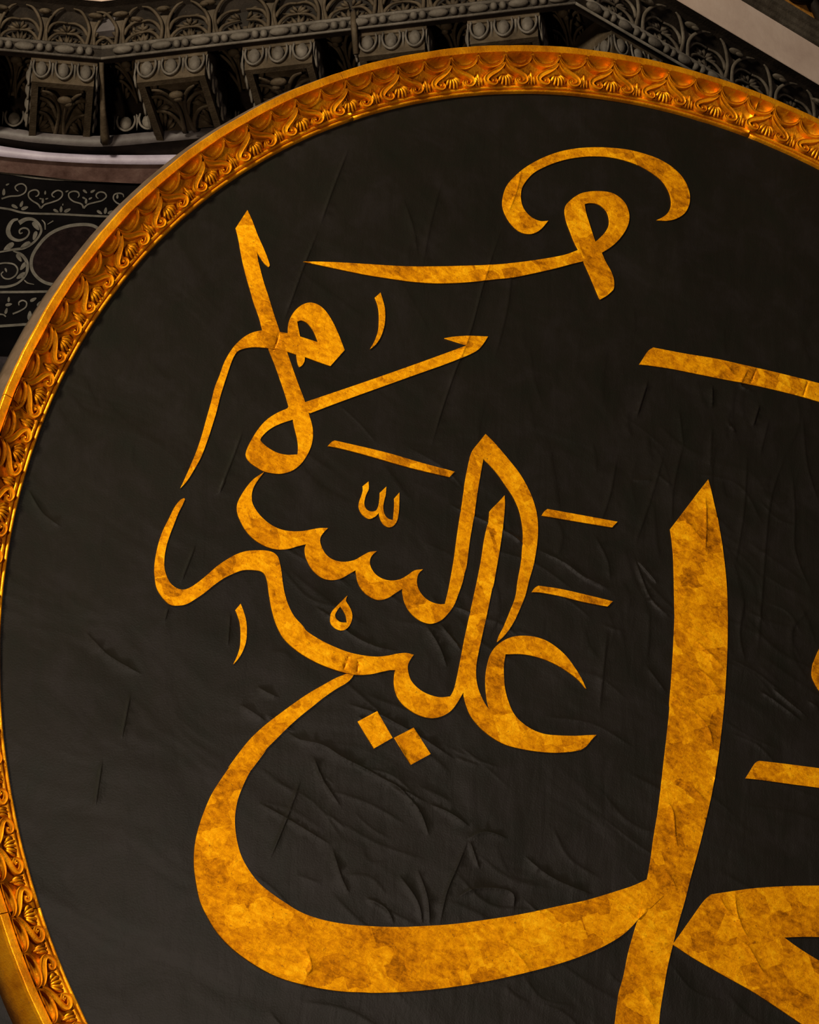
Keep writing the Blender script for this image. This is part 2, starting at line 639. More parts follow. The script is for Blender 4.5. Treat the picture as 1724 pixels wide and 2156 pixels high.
for pts, r in (([(1640, -40), (1668, -12), (1692, -4), (1712, -10), (1728, -30)], .045), ([(1698, -20), (1712, 4), (1726, 34), (1740, 70)], .042), ([(1722, -30), (1745, 10), (1760, 60)], .05)):
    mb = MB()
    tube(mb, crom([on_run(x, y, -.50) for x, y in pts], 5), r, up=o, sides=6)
    link('arch_rib', mb.data('arch_rib', MAT_DARK_SHADE), upw)


# ---------------- brackets with egg-and-dart and a leaf underneath
def egg_mesh():
    """egg in its shell, width 1 along x, height 1 along y, facing +z"""
    m = MB()
    ellipsoid(m, (0, .02, .04), (.27, .38, .22), 10, 8)
    tube(m, crom([(-.36, .46, .05), (-.40, .12, .10), (-.28, -.28, .11), (0, -.46, .11), (.28, -.28, .11), (.40, .12, .10), (.36, .46, .05)], 4), .055, sides=5)
    for sx in (-1, 1):
        m.add([(sx * .55, .46, .03), (sx * .47, .40, .03), (sx * .5, -.40, .05), (sx * .5, .2, .12)], [(0, 1, 3), (1, 2, 3), (2, 0, 3)])
    return m


EGG = egg_mesh().data('egg', MAT_BEAD)


def bracket(ri, s0, s1_, depth=.60, eggs=3):
    a, e, o, L = RUN[ri]
    w = s1_ - s0
    org = a + e * (s0 + w / 2) + o * (-.04)
    fr = lambda p: org + e * p[0] + o * p[1] + UPZ * p[2]
    m = MB()
    # body: cornice-like section, chamfered towards the underside
    for (lo, hi) in (((-w / 2, -depth, -.02), (w / 2, 0, .20)), ((-w / 2 + .015, -depth, -.105), (w / 2 - .015, -.015, -.02))):
        box(m, lo, hi, fr)
    # raised border of the underside
    bw = .045
    for lo, hi in (((-w / 2 + .015, -.06, -.185), (w / 2 - .015, -.015, -.105)), ((-w / 2 + .015, -depth, -.185), (-w / 2 + .015 + bw, -.06, -.105)),
                   ((w / 2 - .015 - bw, -depth, -.185), (w / 2 - .015, -.06, -.105))):
        box(m, lo, hi, fr)
    b = link('bracket', m.data('bracket', MAT_STONE, False), cornice)
    ew = w / eggs
    for k in range(eggs):
        c = fr((-w / 2 + ew * (k + .5), -.01, -.085))
        link('egg', EGG, b, frame_m(c, e, UPZ, o, (ew * .95, .165, .15)))
    n2 = 4
    for sx in (-1, 1):
        for k in range(n2):
            c = fr((sx * (w / 2 - .012), -.075 - .135 * k, -.085))
            link('egg', EGG, b, frame_m(c, -o * sx if sx > 0 else o, UPZ, e * sx, (.125, .165, .15)))
    # leaf under the bracket
    lf = link('acanthus_leaf', random.choice(ACANTHUS), b, frame_m(fr((0, -depth + .02, -.105)), e, o, -UPZ, (w * .74, depth - .10, .26)))
    return b


rs = lambda px: L0 - (213 - px) / 213.0 * (L0 * 0 + np.linalg.norm(at_height(213, 127, ZB) - at_height(0, 108, ZB)))
bracket(0, rs(66), rs(206))
bracket(0, rs(-150), rs(-10))
for p0, p1 in ((283, 437), (512, 664), (752, 900), (985, 1135)):
    bracket(1, s1(p0), s1(p1))
bracket(2, .35, .80, .5)
# eggs along the back of the coffers
for (pa, pb, py) in ((8, 52, 252), (-70, -20, 240), (245, 285, 262), (293, 330, 258), (455, 500, 250)):
    c = on_wall((pa + pb) / 2, py, .27)
    ex = np.array([1, WK, 0]) / math.hypot(1, WK)
    link('egg', EGG, cornice, frame_m(c, ex, UPZ, np.array([WK, -1, 0]), (.15, .15, .13)))
# coffer relief: leaves carved on the recessed ceiling
for ri, s, wd in ((0, rs(28), .26), (1, s1(248), .24), (1, s1(475), .26), (1, s1(708), .26), (1, s1(940), .26), (1, s1(1180), .2)):
    a, e, o, L = RUN[ri]
    link('coffer_leaf', random.choice(ACANTHUS), cornice, frame_m(a + e * s + o * (-.62) + UPZ * .21, e, o, -UPZ, (wd, .5, .25)))
# ribs covering the joints between the cornice blocks
mb = MB()
p0, p1 = off_line(-.02, -.02)[1], on_wall(222, 300, .27)
tube(mb, crom([p0 + UPZ * .02, (p0 + p1) / 2 - UPZ * .05, p1], 5), [.016, .02, .034], sides=6)
link('joint_rib', mb.data('joint_rib', MAT_STONE), cornice)
mb = MB()
a, e, o, L = RUN[1]
q = a + e * s1(752)
tube(mb, [q + o * .06 + UPZ * .10, q + o * .03 - UPZ * .0, q - o * .05 - UPZ * .16], [.02, .022, .02], sides=6)
link('joint_rib', mb.data('joint_rib', MAT_STONE), cornice)
# broken plain block at the corner of the cornice leaf band
mb = MB()
ca = off_line(.0, .23)[1]
ex = RUN[1][1]
box(mb, (-.05, -.02, -.02), (.09, .05, .12), lambda p: ca + ex * p[0] + RUN[1][2] * p[1] + UPZ * p[2])
link('patch_block', mb.data('patch_block', MAT_PURPLE, False), cornice)

# ---------------- inlay of the wall frieze, cut from pale stone
Z5 = lambda x, y: (x / 5.989, 340 + y / 5.989)


def inlay_ribbon(name, pts, widths, mat=MAT_INLAY, v=.006, closed=False, label=None):
    P = np.array(crom([Z5(*p) for p in pts], 5, closed))
    n = len(P)
    T = np.roll(P, -1, 0) - np.roll(P, 1, 0) if closed else np.gradient(P, axis=0)
    T /= np.maximum(np.linalg.norm(T, axis=1), 1e-9)[:, None]
    N = np.c_[-T[:, 1], T[:, 0]]
    Wd = np.interp(np.linspace(0, 1, n), np.linspace(0, 1, len(widths)), widths) / 5.989 / 2
    A, B = P + N * Wd[:, None], P - N * Wd[:, None]
    m = MB()
    top = [on_wall(*p, v) for p in A] + [on_wall(*p, v) for p in B]
    bot = [on_wall(*p, 0) for p in A] + [on_wall(*p, 0) for p in B]
    fs = []
    for i in range(n if closed else n - 1):
        j = (i + 1) % n
        fs += [(i, j, n + j, n + i), (2 * n + i, 2 * n + j, j, i), (n + i, n + j, 3 * n + j, 3 * n + i)]
    m.add(top + bot, fs)
    return link(name, m.data(name, mat, False), wall, label=label)


def inlay_leaf(c, size, ang, aspect=.45, v=.006):
    c = np.array(c, float)
    pts = []
    for t in np.linspace(0, 2 * math.pi, 12, endpoint=False):
        x, y = math.cos(t) * size, math.sin(t) * size * aspect * (1 - .25 * math.cos(t))
        pts.append((c[0] + x * math.cos(ang) - y * math.sin(ang), c[1] + x * math.sin(ang) + y * math.cos(ang)))
    n = len(pts)
    m = MB()
    m.add([on_wall(*Z5(*p), v) for p in pts] + [on_wall(*Z5(*p), 0) for p in pts],
          [tuple(range(n))] + [(i, n + i, n + (i + 1) % n, (i + 1) % n) for i in range(n)])
    return link('inlay_leaf', m.data('inlay_leaf', MAT_INLAY, False), wall)


inlay_ribbon('inlay_line', [(-700, 60), (-300, 95), (0, 138), (200, 165), (400, 200), (700, 225), (1000, 237), (1318, 247), (1900, 262), (2600, 262)], [27, 27])
inlay_ribbon('inlay_line', [(-700, 480), (-300, 540), (0, 585), (130, 605), (260, 640), (400, 655), (700, 662), (1000, 677), (1318, 692), (1900, 700), (2600, 700)], [26, 26])
inlay_ribbon('inlay_line', [(-700, 1660), (0, 1648), (300, 1645), (640, 1640), (1500, 1630), (2600, 1620)], [30, 30])
inlay_ribbon('inlay_line', [(-700, 2120), (0, 2076), (380, 2050), (1000, 2020), (2600, 1960)], [34, 30])
for pts in ([(20, 470), (120, 440), (250, 428), (318, 385), (330, 325), (290, 285), (235, 287), (192, 320), (200, 352), (230, 376)],
            [(515, 590), (480, 540), (400, 490), (360, 440), (365, 390), (420, 360), (470, 365), (490, 400), (470, 435), (445, 440)],
            [(515, 590), (560, 545), (650, 515), (740, 480), (785, 430), (780, 385), (730, 365), (680, 385), (655, 415), (665, 440), (690, 450)],
            [(1055, 590), (1030, 540), (920, 500), (870, 450), (870, 400), (930, 375), (985, 390), (997, 430), (980, 455)],
            [(1055, 590), (1100, 545), (1200, 515), (1290, 490), (1340, 440), (1320, 398), (1260, 385), (1215, 415), (1215, 445), (1240, 468)],
            [(1590, 600), (1560, 560), (1470, 520), (1430, 470), (1440, 420), (1500, 400), (1550, 415), (1560, 450)],
            [(1590, 600), (1640, 560), (1750, 520), (1830, 480), (1850, 430), (1800, 400), (1750, 430)],
            [(160, 1922), (260, 1880), (328, 1830), (332, 1775), (285, 1752), (238, 1778), (240, 1815)],
            [(0, 1925), (50, 1935), (75, 1960)],
            [(-40, 450), (-120, 430), (-200, 380), (-190, 320), (-140, 300), (-100, 330)]):
    inlay_ribbon('inlay_scroll', pts, [22, 18, 17, 20, 10])
for c, s, a in (((185, 568), 45, .5), ((272, 535), 42, -1.2), ((312, 588), 48, -.35), ((705, 622), 38, .5), ((770, 602), 40, -1.5), ((850, 617), 46, -.45),
                ((792, 543), 14, -1.5), ((540, 495), 34, -1.5), ((570, 393), 26, -1.5), ((515, 470), 20, .2), ((590, 470), 20, -.3), ((1085, 500), 34, -1.5), ((1060, 462), 26, .5),
                ((1140, 465), 26, -.5), ((1072, 378), 34, .7), ((1170, 375), 34, -.5), ((845, 376), 22, -.4), ((95, 290), 24, -.4), ((48, 385), 44, -1.5),
                ((1255, 640), 40, .6), ((1330, 620), 42, -1.4), ((420, 1742), 46, -.5), ((110, 1740), 34, -1.5), ((110, 1805), 44, -.2), ((78, 1885), 40, -1.3),
                ((374, 1945), 62, -1.5), ((500, 1790), 46, -.8), ((1392, 640), 40, -.5), ((1480, 440), 30, -1.5)):
    inlay_leaf(c, s, a)
inlay_ribbon('inlay_scroll', [(228, 728), (170, 742), (122, 800), (102, 880), (130, 950), (200, 990), (270, 990), (340, 950), (368, 890), (345, 850), (290, 840), (245, 870), (252, 908), (285, 898)],
             [24, 46, 60, 40, 24, 20, 22, 20, 12])
inlay_ribbon('inlay_scroll', [(240, 775), (330, 728), (420, 732), (490, 790), (520, 870), (480, 960), (400, 1040), (300, 1092), (160, 1112), (0, 1142), (-200, 1180)], [60, 44, 34, 30, 26, 30, 34, 22, 16])
inlay_ribbon('inlay_scroll', [(165, 1128), (262, 1170), (330, 1250), (345, 1360), (310, 1450), (230, 1530), (120, 1573), (0, 1582), (-120, 1570)], [14, 40, 44, 34, 26, 30, 34, 20])
inlay_ribbon('inlay_scroll', [(-60, 1310), (0, 1288), (80, 1280), (180, 1300), (222, 1360), (200, 1430), (120, 1480), (50, 1470), (15, 1420), (42, 1388)], [18, 20, 20, 18, 14])
inlay_ribbon('inlay_scroll', [(570, 860), (562, 775), (525, 735)], [14, 18, 8])
inlay_ribbon('inlay_scroll', [(598, 793), (672, 748)], [8, 16])
inlay_ribbon('inlay_scroll', [(305, 1495), (345, 1530), (430, 1550)], [14, 18, 8])
for c, s, a in (((452, 815), 66, .9), ((440, 935), 60, 1.9), ((320, 1055), 74, 2.6), ((110, 1075), 80, 2.5), ((240, 1215), 58, 1.0), ((292, 1320), 62, 2.2), ((268, 1440), 70, 2.6), ((75, 1370), 30, 1.2)):
    inlay_leaf(c, s, a, .42)
RINGP = [(1275, 885), (1180, 812), (1010, 795), (800, 832), (620, 920), (485, 1060), (402, 1210), (400, 1350), (460, 1450), (565, 1525), (700, 1555),
         (880, 1545), (1080, 1470), (1250, 1330), (1345, 1160), (1345, 1000)]
inlay_ribbon('inlay_ring', RINGP, [40, 40], closed=True)
rp = crom([Z5(*p) for p in RINGP], 4, True)
mb = MB()
n = len(rp)
mb.add([on_wall(*p, .004) for p in rp], [tuple(range(n))])
link('porphyry_disc', mb.data('porphyry_disc', MAT_PORPH, False), wall, label='dark red porphyry disc set in a pale ring')

# ------------------------------------------------------------------ the roundel
R0 = 3.6
roundel = bpy.data.objects.new('calligraphy_roundel', None)
COL.objects.link(roundel)
roundel.empty_display_size = 0.3
roundel.matrix_world = DISC_M
roundel['label'] = 'huge round black panel with gilded Arabic calligraphy and a carved gold frame'
roundel['category'] = 'calligraphy roundel'

# ---------------- folds of the leather: traced ones, then fine random ones
CREASES = []           # (points in disc metres, height, narrow side, wide side)


def crease(pts, h=.0045, wn=.006, ww=.03):
    P = np.array([disc(*p) for p in crom(pts, 4)])
    CREASES.append((P, h, wn, ww))


for pts in ([(672, 480), (640, 560), (615, 630), (597, 678)], [(735, 310), (700, 400), (672, 480)], [(1060, 470), (1020, 590), (990, 700), (955, 790), (925, 880), (905, 950)],
            [(1098, 352), (1088, 400), (1068, 452)], [(512, 905), (490, 965), (462, 1035)], [(475, 1010), (460, 1040)], [(412, 1145), (395, 1190), (380, 1228)],
            [(355, 1278), (345, 1310)], [(634, 1640), (605, 1720), (568, 1810)], [(485, 1290), (480, 1360)], [(985, 1770), (965, 1820), (940, 1880), (925, 1950)],
            [(275, 1460), (255, 1560)], [(215, 1600), (200, 1700)], [(1330, 1010), (1375, 1010)]):
    crease(pts, .0034, .0040, .010)
for pts in ([(945, 1060), (985, 1080), (1035, 1102), (1060, 1115), (1091, 1135), (1118, 1165)], [(1130, 1155), (1190, 1185), (1230, 1215), (1290, 1240)],
            [(957, 1275), (990, 1289), (1020, 1305)], [(927, 1312), (950, 1340), (972, 1370)], [(897, 1315), (925, 1360), (942, 1405)],
            [(660, 1275), (700, 1300), (740, 1335), (790, 1360), (840, 1370)], [(605, 1540), (630, 1555), (680, 1567), (717, 1590), (755, 1610), (805, 1637), (860, 1668), (905, 1692)],
            [(542, 1445), (565, 1458), (588, 1468)], [(505, 1482), (535, 1500), (560, 1517)], [(905, 1692), (950, 1712), (990, 1740)], [(985, 1765), (1020, 1750), (1070, 1765)],
            [(990, 1770), (1000, 1800), (1010, 1830)], [(1103, 1800), (1155, 1843), (1214, 1871), (1250, 1884)], [(1305, 1878), (1340, 1902), (1380, 1922), (1427, 1942)],
            [(1250, 1888), (1300, 1905), (1340, 1935), (1415, 1985)], [(1411, 1475), (1463, 1502), (1490, 1532), (1502, 1578)], [(1337, 1961), (1368, 1980), (1414, 1990)],
            [(1322, 2020), (1358, 2043), (1398, 2051)], [(1309, 2069), (1352, 2092), (1384, 2131)], [(1512, 1885), (1528, 1915), (1555, 1938), (1604, 1961)],
            [(1545, 1875), (1552, 1930), (1575, 1975), (1600, 1985)], [(1522, 1964), (1571, 1990), (1590, 2020), (1607, 2049), (1680, 2090), (1724, 2120)],
            [(1417, 1163), (1446, 1160), (1485, 1172), (1524, 1197)], [(1436, 1086), (1480, 1141)], [(1485, 1042), (1486, 1100), (1484, 1167)],
            [(1420, 1306), (1446, 1318), (1492, 1348), (1517, 1364)], [(1457, 1345), (1492, 1376), (1527, 1413)], [(1415, 1394), (1469, 1410), (1515, 1452)],
            [(1411, 1466), (1469, 1500)], [(1336, 1174), (1353, 1223), (1371, 1262), (1413, 1304)], [(1383, 1230), (1340, 1180)], [(1410, 1640), (1450, 1655), (1490, 1690)],
            [(1390, 1685), (1412, 1700), (1420, 1760), (1425, 1785)], [(1398, 1835), (1412, 1850), (1425, 1880)], [(1624, 1448), (1660, 1478), (1700, 1510)],
            [(1700, 1475), (1724, 1490)], [(1600, 1455), (1630, 1475), (1690, 1520)], [(960, 1890), (1000, 1870), (1080, 1880), (1080, 1920)], [(880, 1830), (900, 1890), (905, 1950)],
            [(840, 1840), (880, 1900), (890, 1945)], [(1100, 1890), (1160, 1940), (1200, 1950), (1260, 1970), (1310, 1975)], [(1050, 1975), (1080, 2000), (1120, 2050)],
            [(620, 1540), (560, 1505)], [(755, 1508), (790, 1530)], [(730, 1480), (790, 1500), (850, 1530), (900, 1560), (960, 1600)], [(820, 1640), (880, 1700), (905, 1760)],
            [(660, 1590), (680, 1640), (720, 1700)], [(700, 1785), (720, 1850), (735, 1880)], [(770, 1890), (810, 1910), (830, 1945)], [(545, 1690), (600, 1720), (700, 1780)],
            [(510, 2010), (560, 2040), (620, 2060), (650, 2080)], [(640, 1990), (655, 2040), (640, 2055)], [(500, 1985), (545, 2005), (600, 2015)],
            [(1530, 885), (1550, 910)], [(1530, 770), (1545, 790), (1580, 800)], [(1576, 775), (1560, 810), (1590, 825)], [(1600, 780), (1680, 830)],
            [(1365, 800), (1340, 880)], [(1500, 810), (1500, 860)], [(1600, 850), (1585, 900)], [(60, 1030), (90, 1080), (130, 1110)], [(180, 1330), (230, 1380), (300, 1420)]):
    crease(pts, .0046, .0036, .012)
for pts in ([(1657, 947), (1624, 1047), (1613, 1142), (1604, 1258), (1593, 1392)], [(1574, 947), (1570, 1030), (1563, 1103), (1546, 1197)], [(1568, 1258), (1557, 1336), (1568, 1392)],
            [(1668, 991), (1674, 1080), (1674, 1158), (1713, 1258)], [(1535, 1386), (1590, 1414), (1652, 1464), (1707, 1509)], [(1401, 947), (1368, 1058), (1335, 1153)],
            [(1179, 1169), (1235, 1214), (1290, 1247)], [(1251, 1125), (1279, 1180), (1285, 1225)], [(1379, 992), (1418, 1025)], [(1440, 930), (1418, 1030), (1415, 1100)],
            [(1268, 1315), (1318, 1331)], [(1280, 1320), (1270, 1420), (1262, 1500)], [(1360, 1400), (1405, 1460)], [(1300, 960), (1285, 1040), (1262, 1110)],
            [(1080, 540), (1070, 640), (1040, 760)], [(930, 380), (905, 480), (890, 560)], [(850, 420), (870, 480), (880, 540)], [(1430, 860), (1440, 940)],
            [(1500, 900), (1495, 990)], [(1620, 880), (1600, 960)], [(1690, 870), (1700, 980), (1724, 1060)]):
    crease(pts, .0024, .005, .016)
for pts in ([(735, 1378), (729, 1395), (722, 1412)], [(754, 1388), (753, 1405), (752, 1421)], [(1593, 774), (1586, 792), (1578, 812)], [(1701, 800), (1695, 820), (1689, 838)],
            [(400, 980), (404, 985), (408, 990)], [(588, 700), (583, 722), (573, 742)]):
    crease(pts, -.006, .004, .005)
# fine diagonal creases, and upright ones at the right
for k in range(170):
    if k < 105:
        x, y = rng.uniform(500, 1650), rng.uniform(820, 2150)
        ang, L = rng.normal(.55, .14), rng.uniform(50, 230)
        hh, ww = rng.uniform(.0008, .0020), rng.uniform(.010, .03)
    elif k < 150:
        x, y = rng.uniform(1020, 1720), rng.uniform(640, 1350)
        ang, L = rng.normal(1.5, .16), rng.uniform(40, 170)
        hh, ww = rng.uniform(.0008, .0018), rng.uniform(.02, .05)
    else:
        x, y = rng.uniform(60, 900), rng.uniform(300, 1100)
        ang, L = rng.choice([rng.normal(.75, .2), rng.normal(1.75, .1)]), rng.uniform(50, 200)
        hh, ww = rng.uniform(.0006, .0014), rng.uniform(.02, .05)
    d = np.array([math.cos(ang), math.sin(ang)])
    nr = np.array([-d[1], d[0]])
    bend = rng.normal(0, .1) * L
    p = np.array([x, y])
    crease([p, p + d * L * .5 + nr * bend, p + d * L], hh, .006, ww)


def leather_height(Q):
    """height of the leather above the flat panel, for an array of disc points"""
    h = .0035 * np.sin(Q[:, 0] * 2.3 + 1.1 * np.sin(Q[:, 1] * 1.7)) * np.sin(Q[:, 1] * 2.9 + .7 * Q[:, 0])
    for P, hh, wn, ww in CREASES:
        lo, hi = P.min(0) - .12, P.max(0) + .12
        idx = np.where((Q[:, 0] > lo[0]) & (Q[:, 0] < hi[0]) & (Q[:, 1] > lo[1]) & (Q[:, 1] < hi[1]))[0]
        if len(idx) == 0:
            continue
        q = Q[idx]
        best = np.full(len(idx), 9.0)
        sgn = np.zeros(len(idx))
        par = np.zeros(len(idx))
        n = len(P) - 1
        for i in range(n):
            a, b = P[i], P[i + 1]
            ab = b - a
            l2 = ab @ ab + 1e-12
            t = np.clip(((q - a) @ ab) / l2, 0, 1)
            dv = q - a - t[:, None] * ab
            d = np.hypot(dv[:, 0], dv[:, 1])
            s = np.sign(ab[0] * dv[:, 1] - ab[1] * dv[:, 0])
            m = d < best
            best[m], sgn[m], par[m] = d[m], s[m], ((i + t) / n)[m]
        wv = np.where(sgn > 0, wn, ww)
        taper = np.clip(np.minimum(par, 1 - par) * 5, .0, 1)
        h[idx] += hh * np.exp(-(best / wv) ** 2) * taper
    return h


# sample points: hexagonal lattice and rows along the creases
def lattice(step, R):
    out = []
    ny = int(R / (step * .866)) + 1
    for j in range(-ny, ny + 1):
        for i in range(-ny * 2, ny * 2):
            x, y = (i + .5 * (j % 2)) * step, j * step * .866
            if x * x + y * y < R * R:
                out.append((x + rng.uniform(-.1, .1) * step, y + rng.uniform(-.1, .1) * step))
    return np.array(out)


FIELD = [lattice(.055, R0 - .02)]
for P, hh, wn, ww in CREASES:
    seg = np.linalg.norm(np.diff(P, axis=0), axis=1)
    L = seg.sum()
    n = max(4, int(L / .014))
    cum = np.r_[0, np.cumsum(seg)] / L
    t = np.linspace(0, 1, n)
    X = np.c_[np.interp(t, cum, P[:, 0]), np.interp(t, cum, P[:, 1])]
    T = np.gradient(X, axis=0)
    T /= np.maximum(np.linalg.norm(T, axis=1), 1e-9)[:, None]
    N = np.c_[-T[:, 1], T[:, 0]]
    for off in (2 * wn, wn, 0.0, -.45 * ww, -1.0 * ww, -2.0 * ww):
        st = 1 if abs(off) < .012 else 2
        FIELD.append((X + N * off)[::st])
FIELD = np.vstack(FIELD)
FIELD = FIELD[np.hypot(FIELD[:, 0], FIELD[:, 1]) < R0 - .01]
# thin out near-duplicates
_, keep = np.unique(np.round(FIELD / .0035).astype(int), axis=0, return_index=True)
FIELD = FIELD[keep]
HFIELD = leather_height(FIELD)

# panel
ringpts = np.array([((R0 + .004) * math.cos(t), (R0 + .004) * math.sin(t)) for t in np.linspace(0, 2 * math.pi, 300, endpoint=False)])
PV = np.vstack([FIELD, ringpts])
PH = np.r_[HFIELD, np.zeros(len(ringpts))]
vo, eo, fo, _, _, _ = delaunay_2d_cdt([Vector(p) for p in PV], [], [], 0, 1e-7)
vo = np.array([(v.x, v.y) for v in vo])
if len(vo) != len(PV):
    PH = leather_height(vo)
mb = MB()
mb.add(np.c_[vo, PH[:len(vo)]], [tuple(f) for f in fo])
link('panel', mb.data('panel', MAT_PANEL), roundel, label='black leather panel with creases')
# board behind
mb = MB()
nb = 180
cs = [(math.cos(t), math.sin(t)) for t in np.linspace(0, 2 * math.pi, nb, endpoint=False)]
mb.add([(c * (R0 + .24), s * (R0 + .24), -.13) for c, s in cs] + [(0, 0, -.13)], [(nb, (i + 1) % nb, i) for i in range(nb)])
link('backboard', mb.data('backboard', MAT_WOOD, False), roundel)


# ---------------- letters
def parse(spec):
    """'x0 y0 s | x,y* x,y ...' chunks -> list of (px, py, corner)"""
    out = []
    for chunk in spec.strip().split('|'):
        head, body = chunk.split(':')
        x0, y0, s = map(float, head.split())
        for tok in body.split():
            c = tok.endswith('*')
            x, y = tok.rstrip('*').split(',')
            out.append((x0 + float(x) / s, y0 + float(y) / s, c))
    return out


def smooth_outline(pts):
    n = len(pts)
    corners = [i for i, p in enumerate(pts) if p[2]]
    if not corners:
        return crom([p[:2] for p in pts], 5, True)
    out = []
    for a, b in zip(corners, corners[1:] + [corners[0] + n]):
        seg = [pts[i % n][:2] for i in range(a, b + 1)]
        if len(seg) == 2:
            p, q = np.array(seg[0]), np.array(seg[1])
            m = max(1, int(np.linalg.norm(q - p) / 25))
            out += [p + (q - p) * k / m for k in range(m)]
        else:
            out += crom(seg, 5)[:-1]
    return out


def in_poly(Q, loops):
    ins = np.zeros(len(Q), bool)
    for Lp in loops:
        x, y = Lp[:, 0], Lp[:, 1]
        x2, y2 = np.roll(x, -1), np.roll(y, -1)
        for i in range(len(Lp)):
            c = (y[i] > Q[:, 1]) != (y2[i] > Q[:, 1])
            if c.any():
                xi = (x2[i] - x[i]) * (Q[:, 1] - y[i]) / (y2[i] - y[i] + 1e-15) + x[i]
                ins ^= c & (Q[:, 0] < xi)
    return ins


N_STROKE = [0]


def letter(name, outline, holes=(), label=None):
    loops = []
    for sp in (outline,) + tuple(holes):
        L = np.array([disc(*p) for p in smooth_outline(parse(sp))])
        keepi = [i for i in range(len(L)) if np.linalg.norm(L[i] - L[i - 1]) > 1e-4]
        loops.append(L[keepi])
    lo, hi = loops[0].min(0), loops[0].max(0)
    sel = (FIELD[:, 0] > lo[0]) & (FIELD[:, 0] < hi[0]) & (FIELD[:, 1] > lo[1]) & (FIELD[:, 1] < hi[1])
    Q = FIELD[sel]
    Q = Q[in_poly(Q, loops)]
    V = np.vstack(loops + [Q])
    E = []
    b = 0
    for L in loops:
        n = len(L)
        E += [(b + i, b + (i + 1) % n) for i in range(n)]
        b += n
    vo, eo, fo, _, _, _ = delaunay_2d_cdt([Vector(p) for p in V], E, [], 0, 1e-7)
    vo = np.array([(v.x, v.y) for v in vo])
    fo = np.array([f for f in fo if len(f) == 3])
    cen = vo[fo].mean(1)
    fo = fo[in_poly(cen, loops)]
    N_STROKE[0] += 1
    lift = .0045 + .0006 * (N_STROKE[0] % 4)
    m = MB()
    m.add(np.c_[vo, leather_height(vo) + lift], [tuple(f) for f in fo])
    for L in loops:
        hh = leather_height(L)
        n = len(L)
        m.add(np.vstack([np.c_[L, hh + lift], np.c_[L, hh - .002]]), [(i, (i + 1) % n, n + (i + 1) % n, n + i) for i in range(n)])
    return link(name, m.data(name, MAT_LETTER), roundel, label=label)


# large hook at the top
letter('letter_stroke', '''1040 290 4: 455,700* 390,703 330,680 280,640 240,580 225,510 232,430 265,370 330,300 430,245 540,203 660,175 800,160 950,165 1080,190 1210,235
 1320,295 1410,365 1455,430 1483,500 1487,580 1465,630 1420,670 1365,697* 1450,702 1530,685 1600,640 1638,570 1645,490 1625,410 1575,325 1490,245 1380,180 1260,137 1120,103
 960,87 840,84 680,95 540,123 400,175 280,240 190,310 110,400 75,500 72,580 100,660 150,735 220,795 290,812 350,800 400,765''')
letter('letter_stroke', '''620 500 4: 70,207* 200,207 400,215 600,227 800,240 950,247 1200,247 1400,242 1600,235|1040 290 4: 60,1066 250,1045 450,1015 600,985 710,945*
 680,890 640,790 605,690 595,610 605,570 650,520 720,475 790,457 900,453 990,468 1060,510 1110,570 1135,650 1130,720 1100,790 1040,870 970,930 905,970* 940,1050 980,1120 1005,1190 1008,1260
 1000,1285* 950,1330 890,1365* 850,1270 800,1150 750,1040* 650,1065 500,1105 300,1150 150,1180 0,1195|620 500 4: 1600,365 1450,380 1300,388 1150,388 980,375 800,350 600,318 400,277 250,245''',
       ('1040 290 4: 760,562* 790,553 850,556 910,585 950,630 967,690 965,740 940,790 900,835 852,878* 830,815 800,720 775,640',))
letter('vowel_mark', '620 500 4: 720,467* 740,530 757,600 760,680 750,760 720,845 680,905 635,943* 680,860 705,780 710,700 708,620 695,560 675,508*')
# upright with barbed top, ending in a loop
letter('letter_stroke', '''370 430 4: 600,52* 640,140 690,270 740,380 775,470 788,518 780,532* 745,500 710,450 680,400* 690,470 710,550 740,660 780,780 820,910 878,1080|370 690 4: 940,215
 990,360 1040,500 1085,620 1120,735 1145,820 1153,900 1140,990 1100,1080 1050,1150 980,1205 880,1233 790,1225 740,1213 680,1180 620,1135 588,1080 600,1020 640,940 690,860 760,780 850,720 940,680*
 950,662* 920,560 880,440 830,300 780,175|370 430 4: 735,1080 700,950 660,840 625,720 590,600 565,500 545,400 525,290 503,203*''',
       ('370 690 4: 985,775* 1000,850 1020,930 1028,1010 1025,1070* 930,1073 850,1055 770,1010 720,965 710,945 740,900 800,850 880,810',))
letter('letter_stroke', '''620 500 4: 80,1391* 600,1215 1000,1075 1250,985 1447,912* 1258,852* 1330,840 1450,832 1625,838* 1585,900 1540,950 1480,985 1300,1058 1000,1165 700,1272 400,1380 130,1482* 20,1450*''')
letter('letter_stroke', '''370 430 4: 945,1088* 948,1020 965,960 1010,890 1070,845 1130,830 1190,845 1250,890 1310,975 1370,1100 1420,1230* 1300,1365* 1085,1288* 1083,1320 1065,1355 1042,1373* 1030,1350
 1015,1268* 945,1245 780,1213 650,1205 570,1218 520,1240 490,1280 460,1350 430,1440 400,1530 370,1630 340,1750 300,1880 260,2000 210,2130 150,2240 90,2335 35,2397* 80,2300 120,2210 170,2090 215,1960
 260,1800 300,1660 330,1540 370,1440 410,1330 460,1240 510,1175 580,1115 650,1080 730,1065 830,1071''',
       ('370 430 4: 1020,990* 1055,980 1110,1005 1160,1070 1200,1165* 1045,1115* 1030,1040',))
letter('vowel_mark', '660 900 4: 117,160* 150,125 175,113* 600,213 900,300 1183,377* 1140,422* 800,340 400,225 180,170')
